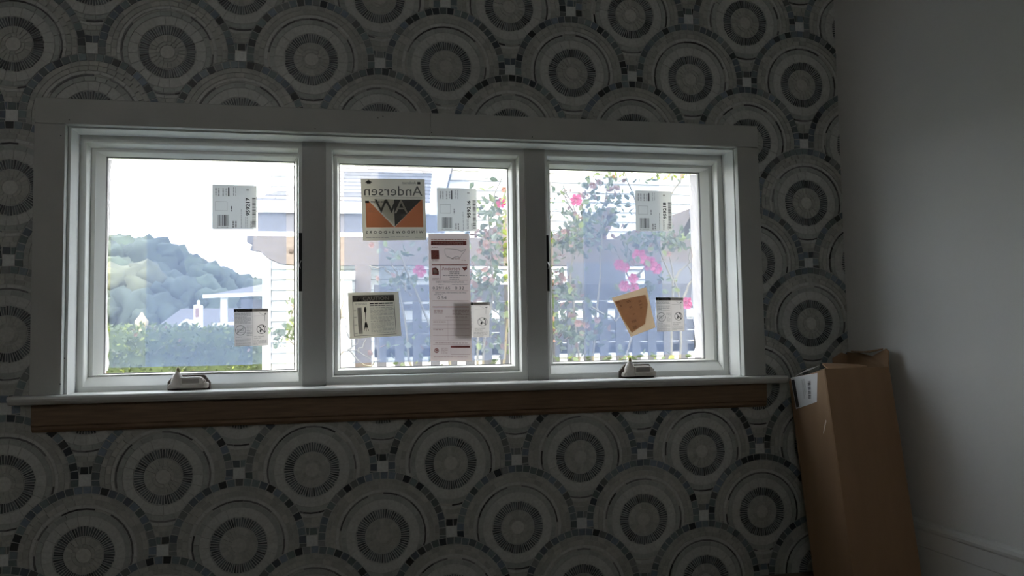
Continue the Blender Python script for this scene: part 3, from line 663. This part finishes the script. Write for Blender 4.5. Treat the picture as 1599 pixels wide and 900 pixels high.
# column
cl = MB(); cl.box(.54, .775, 5.10, 5.34, GZ, -.11); cl.build('porch_column', M_TRIMO, nh_, bevel=.006)
MB().box(.52, .80, 5.07, 5.37, -.115, -.045).build('column_capital', M_TRIMO, nh_, bevel=.008)
# --- pergola
pg = empty('pergola', (2.5, 5.4, GZ), 'tan timber pergola beam with scrolled ends across the neighbouring house', 'pergola')
bm_ = [(-.085, .268), (-.085, .215), (-.04, .195), (-.06, .15), (.02, .135), (.09, .075), (.18, .035), (.30, .022), (5.6, .022), (5.6, .268)]
MB().exy(bm_, 5.26, 5.34).build('beam', M_TIMB, pg, bevel=.004)
rp = [(4.84, .492), (4.84, .42), (4.93, .36), (5.02, .315), (5.10, .272), (5.26, .269), (6.9, .269), (6.9, .492)]
for x in (2.17, 2.93, 3.69, 4.45):
    MB().exx(rp, x, x+.078).build('rafter', M_TIMB, pg, bevel=.003)
for x in (.80, 4.9):
    MB().box(x, x+.135, 5.23, 5.37, GZ, .021).build('post', M_TIMB, pg, bevel=.004)
kn = at(455, 392, 5.255); MB().lathe(0, 0, [(.022, 0), (.020, .006), (.008, .010)], 10).build('knot', mat('dark_knot', (.08, .06, .05), .8), pg, tf=Matrix.Translation(kn) @ Matrix.Rotation(math.radians(90), 4, 'X'))
# --- picket fence
fc = empty('picket_fence', (2.8, 5.0, GZ), 'grey weathered picket fence behind the roses', 'fence')
MB().box(.95, 5.2, 4.99, 5.03, -.305, -.165).build('top_board', M_FENCE, fc)
for z0, z1 in ((-.375, -.325), (-.76, -.695), (-1.75, -1.68)): MB().box(.95, 5.2, 5.0, 5.03, z0, z1).build('rail', M_FENCE, fc)
for xa, xb in ((2.62, 3.15), (3.34, 5.2)): MB().box(xa, xb, 5.04, 5.06, -.16, .03).build('upper_board', mat('lavender_grey_board', (.13, .13, .145), .8), fc)
for k in range(3): MB().box(.95, 5.2, 5.0, 5.02, -.765+k*.0975, -.672+k*.0975).build('mid_board', M_FENCE, fc)
i = 0; x = .97
while x < 5.1:
    MB().exy([(x, GZ+.05), (x+.075, GZ+.05), (x+.075, -.31), (x, -.31)], 4.972, 4.990).build('picket', M_FENCE, fc); x += .147; i += 1

# --- roses and shrubs
LG = [mat('leaf_green', (.085, .115, .055), .6, trans=.35), mat('leaf_grey_green', (.125, .145, .095), .6, trans=.35), mat('leaf_yellow_green', (.19, .23, .055), .6, trans=.4), mat('leaf_reddish', (.20, .11, .08), .6, trans=.35)]
M_STEM = mat('brown_cane', (.17, .15, .11), .8); M_PINK = mat('pink_petals', (.50, .07, .18), .6, trans=.35, rnd=.12); M_BUD = mat('salmon_petals', (.33, .18, .14), .6, trans=.35)
def leaf_geo(L_=.05, W_=.03): return [(0, 0, 0), (L_*.35, W_*.5, .004), (L_*.75, W_*.36, .002), (L_, 0, -.004), (L_*.75, -W_*.36, .002), (L_*.35, -W_*.5, .004), (L_*.45, 0, -.003)], [(0, 6, 1), (1, 6, 2), (2, 6, 3), (3, 6, 4), (4, 6, 5), (5, 6, 0)]
LEAFM = []
for m_ in LG:
    me = bpy.data.meshes.new('leaf'); v_, f_ = leaf_geo(.062, .040); me.from_pydata(v_, [], f_); me.materials.append(m_); LEAFM.append(me)
def rmat(rr): return Matrix.Rotation(rr.uniform(0, 6.28), 4, 'Z') @ Matrix.Rotation(rr.uniform(-1.2, 1.2), 4, 'Y') @ Matrix.Rotation(rr.uniform(0, 6.28), 4, 'X')
def leafset(root, blobs, nind, rr, size=1.0, w=(.42, .34, .12, .12)):
    J = [MB() for _ in LG]; ni = 0
    for (p, rx, rz, ry, n, *pal) in blobs:
        wt = pal[0] if pal else w
        for _ in range(n):
            q_ = Vector((rr.gauss(0, .5)*rx, rr.gauss(0, .5)*ry, rr.gauss(0, .5)*rz))+p
            k = rr.choices(range(4), wt)[0]; s_ = rr.uniform(.7, 1.25)*size
            Mx = rmat(rr) @ Matrix.Scale(s_, 4)
            if ni < nind and s_ > .95*size and rr.random() < .6:
                o = bpy.data.objects.new('leaf', LEAFM[k]); COL.objects.link(o); o.parent = root; o.matrix_local = Matrix.Translation(q_-ORG[root]) @ Mx; ni += 1
            else:
                v_, f_ = leaf_geo(.062, .040); J[k].add([q_+(Mx @ Vector(a)) for a in v_], f_)
    full = MB()
    for k in range(4):
        n0 = len(full.v); full.v += J[k].v
        for f in J[k].f: full.f.append([n0+a for a in f]); full.m.append(k); full.c.append(None)
    full.build('foliage', LG, root, kind='stuff')
def rose(root, p, r, m_, rr):
    f = MB()
    for ring_, n in ((1.0, 6), (.7, 5), (.4, 4)):
        for k in range(n):
            a = 2*math.pi*k/n+ring_*2; d = Vector((math.cos(a), rr.uniform(-.5, -.1), math.sin(a))); e = d.cross(Vector((0, 1, 0))).normalized()
            c0 = p+d*r*ring_*.25; tip = p+d*r*ring_+Vector((0, -.3*r*(1-ring_), 0))
            f.add([c0-e*r*.15, c0+e*r*.15, tip+e*r*.42*ring_-d*r*.15, tip+d*r*.08, tip-e*r*.42*ring_-d*r*.15, (c0+tip)/2+Vector((0, .15*r, 0))], [(0, 5, 1), (1, 5, 2), (2, 5, 3), (3, 5, 4), (4, 5, 0)])
    f.build('bloom', m_, root)
def cane(root, pts, r=.008, rr=None):
    P = [Vector(p) for p in pts]; out = []
    for a, b in zip(P, P[1:]):
        for k in range(4): out.append(a.lerp(b, k/4)+Vector((rr.uniform(-1, 1), rr.uniform(-1, 1), rr.uniform(-1, 1)))*.012)
    out.append(P[-1]); n = len(out); MB().tube(out, [r*(1-.65*i/n) for i in range(n)], 5).build('cane', M_STEM, root)
def pb(px, py, Y, rx, rz, n, *pal):   # blob given by its pixel in the photo and its depth
    sc_ = (Y+1.87)/FPX; return (at(px, py, Y), rx*sc_, rz*sc_, .25, n, *pal)
Y2, Y3 = 4.55, 4.55
rr = random.Random(21)
r2 = empty('rose_bush', (1.8, Y2, GZ), 'climbing rose with salmon buds and few pink blooms behind middle pane', 'rose bush')
BUDW = (.34, .34, .12, .20)
leafset(r2, [pb(768, 325, Y2, 34, 40, 90), pb(772, 385, Y2, 34, 44, 150, BUDW), pb(752, 440, Y2, 40, 34, 120, BUDW), pb(700, 440, Y2, 60, 30, 45), pb(620, 395, Y2, 26, 12, 18),
             pb(625, 445, Y2, 40, 14, 34), pb(770, 525, Y2, 26, 50, 50), pb(655, 540, Y2, 90, 40, 60), pb(795, 480, Y2-.2, 8, 70, 30), pb(788, 330, Y2-.3, 6, 40, 14, (.2, .1, .6, .1)), pb(725, 350, Y2, 30, 26, 40)], 140, rr)
for px, py, r_, m_ in ((655, 424, .05, M_PINK), (782, 318, .040, M_PINK), (787, 297, .035, M_BUD), (760, 385, .03, M_BUD), (748, 392, .03, M_BUD), (775, 402, .03, M_BUD), (580, 383, .03, M_BUD), (757, 436, .028, M_BUD), (574, 355, .035, M_PINK)):
    rose(r2, at(px, py, Y2-.1), r_*(.75 if m_ is M_BUD else 1), m_, rr)
for pl in (((760, 760), (755, 560), (770, 450), (765, 330), (785, 275)), ((720, 760), (700, 560), (655, 470), (625, 400), (600, 380)), ((740, 760), (745, 520), (720, 440), (690, 400)), ((700, 760), (640, 560), (622, 440), (640, 400)), ((770, 740), (790, 500), (768, 478), (735, 492)), ((622, 440), (600, 420), (575, 415)), ((640, 460), (620, 430), (612, 408))):
    cane(r2, [at(a, b_, Y2) for a, b_ in pl], .012, rr)
rr = random.Random(33)
r3 = empty('rose_bush', (2.9, Y3, GZ), 'climbing rose with bright pink blooms behind right pane', 'rose bush')
YG = (.45, .15, .35, .05)
leafset(r3, [pb(905, 345, Y3, 44, 34, 150), pb(895, 378, Y3, 40, 24, 130), pb(925, 300, Y3, 26, 22, 42, (.3, .3, .12, .28)), pb(955, 276, Y3, 34, 14, 30, YG), pb(1062, 274, Y3, 26, 14, 22, YG), pb(1010, 280, Y3, 26, 14, 12, YG),
             pb(960, 330, Y3, 26, 40, 60), pb(1020, 378, Y3, 60, 18, 120, (.35, .45, .15, .05)), pb(1060, 372, Y3-.1, 30, 16, 50, (.2, .5, .25, .05)), pb(885, 460, Y3, 40, 40, 110, (.45, .3, .1, .15)), pb(895, 520, Y3, 50, 44, 150, (.5, .25, .1, .15)),
             pb(870, 430, Y3, 18, 16, 26, (.2, .3, .1, .4)), pb(1010, 450, Y3, 60, 20, 40), pb(985, 400, Y3, 30, 20, 24), pb(880, 300, Y3, 14, 14, 12), pb(878, 370, Y3, 10, 12, 10, (.2, .2, .2, .4)), pb(960, 562, Y3, 110, 10, 60, (.5, .2, .3, 0)), pb(1040, 440, Y3, 24, 16, 12), pb(863, 500, Y3-.2, 6, 60, 24)], 150, rr)
for px, py, r_, m_ in ((899, 313, .050, M_PINK), (997, 401, .060, M_PINK), (1014, 412, .060, M_PINK), (1024, 420, .045, M_PINK), (966, 414, .045, M_PINK), (975, 418, .040, M_PINK), (988, 435, .040, M_PINK), (974, 447, .045, M_PINK), (989, 450, .042, M_PINK), (1072, 474, .050, M_PINK),
                       (925, 290, .04, M_BUD), (935, 285, .035, M_BUD), (880, 362, .03, M_BUD), (868, 440, .035, M_BUD), (880, 436, .03, M_BUD), (902, 505, .04, M_BUD), (915, 508, .035, M_BUD), (932, 500, .035, M_BUD), (1044, 397, .03, M_BUD), (908, 520, .03, M_BUD)):
    rose(r3, at(px, py, Y3-.12), r_*(.75 if m_ is M_BUD else 1), m_, rr)
for pl in (((900, 760), (905, 560), (890, 440), (905, 340), (880, 290)), ((930, 760), (925, 560), (935, 430), (940, 330), (955, 262)), ((960, 760), (968, 600), (1000, 470), (965, 400), (935, 372)), ((1040, 760), (1048, 560), (1050, 440), (1020, 370), (985, 300), (975, 262)), ((1060, 740), (1064, 560), (1062, 470), (1045, 400), (1070, 370)),
           ((905, 360), (895, 330), (876, 300)), ((985, 440), (1010, 415), (1040, 405)), ((1050, 440), (1075, 410), (1082, 380)), ((1062, 470), (1080, 440), (1075, 410)), ((1020, 370), (1050, 300), (1070, 272)), ((925, 480), (960, 500), (990, 480))):
    cane(r3, [at(a, b_, Y3) for a, b_ in pl], .012, rr)
rr = random.Random(4)
t1 = empty('leafy_shrub', (.35, 3.2, GZ), 'small leafy shrub twigs in front of white siding beside the mullion', 'shrub')
leafset(t1, [pb(456, 470, 3.2, 10, 18, 16, (.5, .2, .3, 0)), pb(440, 520, 3.2, 26, 14, 30, (.3, .6, .1, 0)), pb(455, 520, 3.2, 12, 14, 16, (.5, .2, .3, 0)), pb(436, 535, 3.2, 12, 10, 9, (.3, .6, .1, 0)), pb(480, 510, 3.2, 30, 40, 50)], 30, rr, .75)
for pl in (((480, 760), (475, 600), (458, 540), (430, 515)), ((478, 640), (472, 540), (458, 500), (455, 460))): cane(t1, [at(a, b_, 3.2) for a, b_ in pl], .007, rr)
t2 = empty('bare_shrub', (.75, 3.4, GZ), 'bare brown twigs in front of the white porch column', 'shrub')
for pl in (((500, 600), (535, 550), (548, 546), (580, 562)), ((500, 520), (532, 500), (538, 470), (534, 445)), ((548, 546), (545, 520), (535, 505)), ((548, 546), (560, 530)), ((545, 548), (575, 575), (600, 560)), ((560, 552), (572, 530)), ((500, 510), (530, 497), (545, 496))): cane(t2, [at(a, b_, 3.4) for a, b_ in pl], .006, rr)

# --- hedge, far houses, wooded hill
def nfun(x, y, z):
    from mathutils import noise
    return noise.noise(Vector((x, y, z)))
M_HEDGE = mat('hedge_leaves', (.055, .075, .028), .9, noise=.5, nscale=5, bump=.3)
hd = MB(); nx, nz = 90, 16; x0, x1, hz = -9.0, 3.0, -.32
pro = [(13.4, GZ), (13.25, -1.6), (13.2, -1.2), (13.2, -.8), (13.25, -.5), (13.4, -.34), (13.8, hz), (14.3, -.34), (14.6, -.5), (14.7, -1.2), (14.7, GZ)]
vs = []
for a in range(nx+1):
    x = x0+(x1-x0)*a/nx
    for (y, z) in pro:
        n_ = nfun(x*1.3, y*1.3, z*1.3)*.14+nfun(x*4, y*4, z*4)*.06
        vs.append((x, y-n_, z+n_*(.7 if z > GZ else 0)-.02*(x+3.4)))
m_ = len(pro); hd.add(vs, [(a*m_+k, a*m_+k+1, (a+1)*m_+k+1, (a+1)*m_+k) for a in range(nx) for k in range(m_-1)])
hedge = hd.build('hedge', M_HEDGE, smooth=True, label='long clipped green hedge in front of the distant houses', cat='hedge')
hl = MB(); rr = random.Random(8)
for _ in range(5200):
    x = rr.uniform(-6.0, .5); tt = rr.random()
    y, z = (13.2+rr.uniform(-.08, .04), rr.uniform(-1.6, -.45)) if tt < .6 else (rr.uniform(13.2, 14.2), hz+rr.uniform(-.08, .06))
    z -= .02*(x+3.4); Mx = Matrix.Translation((x, y, z)) @ rmat(rr) @ Matrix.Scale(rr.uniform(.9, 1.9), 4); v_, f_ = leaf_geo(.06, .04)
    k = rr.choices(range(4), (.5, .2, .27, .03))[0]; hl.add([Mx @ Vector(a) for a in (v_[0], v_[1], v_[3], v_[5])], [(0, 1, 2, 3)], k)
hl.build('leaves', LG, hedge, kind='stuff')
M_ROOFF = mat('far_grey_roof', (.09, .088, .105), .9, noise=.06, nscale=2); M_CHIM = mat('pinkish_brick', (.22, .13, .12), .9)
def P(px, py, Y): return at(px, py, Y)
# far low house with dormer and chimney
fh = empty('far_house', (-4.2, 31, GZ), 'distant grey-roofed house with small dormer and chimney beyond the hedge', 'house')
MB().prism([(-6.2, 29.9, -.25), (-5.5, 33, .835), (-1.2, 33, .835), (-1.2, 29.9, -.25)], None, (0, .05, -.10)).build('roof', M_ROOFF, fh)
MB().box(-6.1, -1.3, 30.1, 36, GZ, -.28).build('wall', M_TRIMO, fh)
MB().exy([(-5.20, -.12), (-5.16, -.12), (-4.70, .22), (-4.22, -.12), (-4.12, -.12), (-4.70, .31)], 29.3, 30.9).build('dormer_rake', M_TRIMO, fh)
MB().exy([(-5.16, -.35), (-4.22, -.35), (-4.22, -.12), (-4.70, .22), (-5.16, -.12)], 29.5, 30.9).build('dormer', mat('pale_dormer', (.6, .6, .64), .7), fh)
ch = MB(); c0 = P(302, 500, 30); c1 = P(314, 472, 30); ch.box(c0.x, c1.x, 30, 30.5, c0.z-.6, c1.z-.1); chm = ch.build('chimney', M_TRIMO, fh, bevel=.03)
MB().box(c0.x+.07, c1.x-.07, 29.96, 30.0, c0.z+.1, c1.z-.22).build('brick_panel', M_CHIM, chm)
MB().lathe((c0.x+c1.x)/2, 30.25, [(.05, c1.z-.1), (.045, c1.z-.02), (.06, c1.z), (.03, c1.z+.08)], 10).build('chimney_pot', M_TRIMO, chm)
# nearer porch house with long white fascia
ph = empty('far_porch_house', (-1.6, 22, GZ), 'distant porch with long white fascia and lavender grey roof', 'house')
MB().prism([(-2.80, 21.9, .75), (-.2, 21.9, .80), (-.2, 25, 1.60), (-1.30, 25, 1.32)], None, (0, .05, -.06)).build('roof', M_ROOFF, ph)
MB().exy([(-2.98, .645), (-.2, .740), (-.2, .845), (-2.98, .740)], 21.8, 21.9).build('fascia', M_TRIMO, ph)
MB().box(-2.2, -.2, 23.8, 24, GZ, .70).build('wall', mat('far_lavender_wall', (.15, .15, .18), .9), ph)  # even lavender-grey wall colour behind the porch
MB().box(-2.53, -2.36, 21.9, 22.1, GZ, .68).build('porch_column', M_TRIMO, ph)
MB().exy([(-2.75, -.12), (-.6, -.02), (-.6, .08), (-2.75, -.04)], 21.95, 22.0).build('railing', M_TRIMO, ph)
# pale garden finial
go = MB(); g0 = P(221, 516, 18); go.lathe(g0.x, 18, [(.20, g0.z-1.5), (.18, g0.z-.02), (.10, g0.z+.03), (.13, g0.z+.10), (.15, g0.z+.20), (.09, g0.z+.28), (.05, g0.z+.33), (.02, g0.z+.40)], 12)
go.build('garden_finial', mat('cream_stone', (.42, .34, .22), .8), smooth=True, label='small cream pointed finial just above the far hedge', cat='ornament')
# trees on the hill
def tree(x, y, zt, r, label, tone, seed):
    q_ = random.Random(seed); root = empty('hill_tree', (x, y, GZ), label, 'tree', 'trees on the wooded hill')
    MB().tube([(x, y, GZ), (x+.2, y, zt-r*1.5), (x, y, zt-r*.5)], [.35, .25, .12], 8).build('trunk', M_STEM, root)
    me = MB(); bm = bmesh.new(); bmesh.ops.create_icosphere(bm, subdivisions=3, radius=1)
    bv = [v.co.copy() for v in bm.verts]; bf = [[v.index for v in f.verts] for f in bm.faces]; bm.free()
    hgt = zt-GZ
    lumps = [(0, 0, zt-r*.8, r*.82)]
    for _ in range(20):
        a = q_.uniform(0, 6.28); zz = q_.uniform(GZ+hgt*.12, zt-r*.3); ww = r*(1.05 if zz < zt-r else .75)
        lumps.append((math.cos(a)*ww*q_.uniform(.4, 1), math.sin(a)*ww*q_.uniform(.3, 1), zz, r*q_.uniform(.28, .5)))
    for lx_, ly_, lz_, lr in lumps:
        out = []
        for v in bv:
            d = 1+.25*nfun(v.x*2.2+lx_, v.y*2.2+ly_, v.z*2.2+lz_)+.24*nfun(v.x*6, v.y*6+lx_, v.z*6)+.2*nfun(v.x*13+lx_, v.y*13, v.z*13); out.append((x+lx_+v.x*lr*d, y+ly_+v.y*lr*d, lz_+v.z*lr*d))
        me.add(out, bf)
    me.build('crown', tone, root, smooth=True)
TG = [mat('tree_dark_green', (.042, .055, .045), .95, noise=.55, nscale=1.2, bump=.5), mat('tree_mid_green', (.052, .068, .046), .95, noise=.5, nscale=1.4, bump=.5), mat('tree_olive', (.075, .08, .05), .95, noise=.5, nscale=1.3, bump=.5)]
hill = MB(); nx, ny = 24, 8; vs = []
for a in range(nx+1):
    for b_ in range(ny+1):
        x = -40+70*a/nx; y = 44+60*b_/ny; vs.append((x, y, GZ+max(0, (y-46))*.10*max(.15, min(1, (6-x)/16))))
hill.add(vs, [(a*(ny+1)+b_, (a+1)*(ny+1)+b_, (a+1)*(ny+1)+b_+1, a*(ny+1)+b_+1) for a in range(nx) for b_ in range(ny)]).build('hillside', M_LAWN, kind='structure', label='rising ground under the distant trees')
rows = [(150, 372, 50, 2.6, 0), (185, 368, 52, 2.4, 1), (214, 370, 50, 2.3, 1), (244, 376, 51, 2.2, 0), (272, 387, 50, 1.9, 1), (296, 397, 52, 1.5, 0), (322, 413, 50, 1.6, 1), (350, 423, 53, 1.5, 0), (378, 430, 50, 1.4, 1), (405, 436, 52, 1.5, 0), (435, 442, 50, 1.6, 1),
        (165, 405, 42, 2.0, 1), (200, 415, 43, 1.9, 2), (238, 425, 42, 1.9, 0), (270, 440, 43, 1.6, 0), (305, 437, 42, 1.6, 1), (340, 452, 43, 1.3, 1), (178, 450, 36, 1.4, 0), (215, 452, 36, 1.5, 0), (248, 458, 36, 1.3, 0), (120, 380, 46, 2.2, 1), (85, 378, 48, 2.4, 0)]
where = ['tallest at left end of skyline', 'second on the skyline from the left jamb', 'third on skyline, rounded top', 'fourth on skyline, dark', 'fifth on skyline, mid green', 'on skyline just left of barcode label', 'below left corner of barcode label', 'below middle of barcode label', 'low on skyline left of white corner', 'low on skyline behind the lavender roof', 'hidden mostly by the white house',
         'in front row at far left', 'olive, front row over the cream finial', 'dark, front row centre left', 'dark, front row above the chimney house', 'mid green, above the chimney', 'small, above the long white fascia', 'lowest row at left over the hedge', 'lowest row above the cream finial', 'lowest row left of the grey roof', 'outside frame beyond the left jamb', 'farthest left beyond the left jamb']
for k, (px, py, Y, r, tn) in enumerate(rows):
    Y2_ = (50, 58, 66)[k % 3] if k < 11 or k > 19 else ((39, 46)[k % 2] if k < 17 else 38); r *= Y2_/Y; Y = Y2_
    p = at(px, py, Y); tree(p.x, Y, p.z, r, 'distant leafy tree, '+where[k], TG[tn], 100+k)
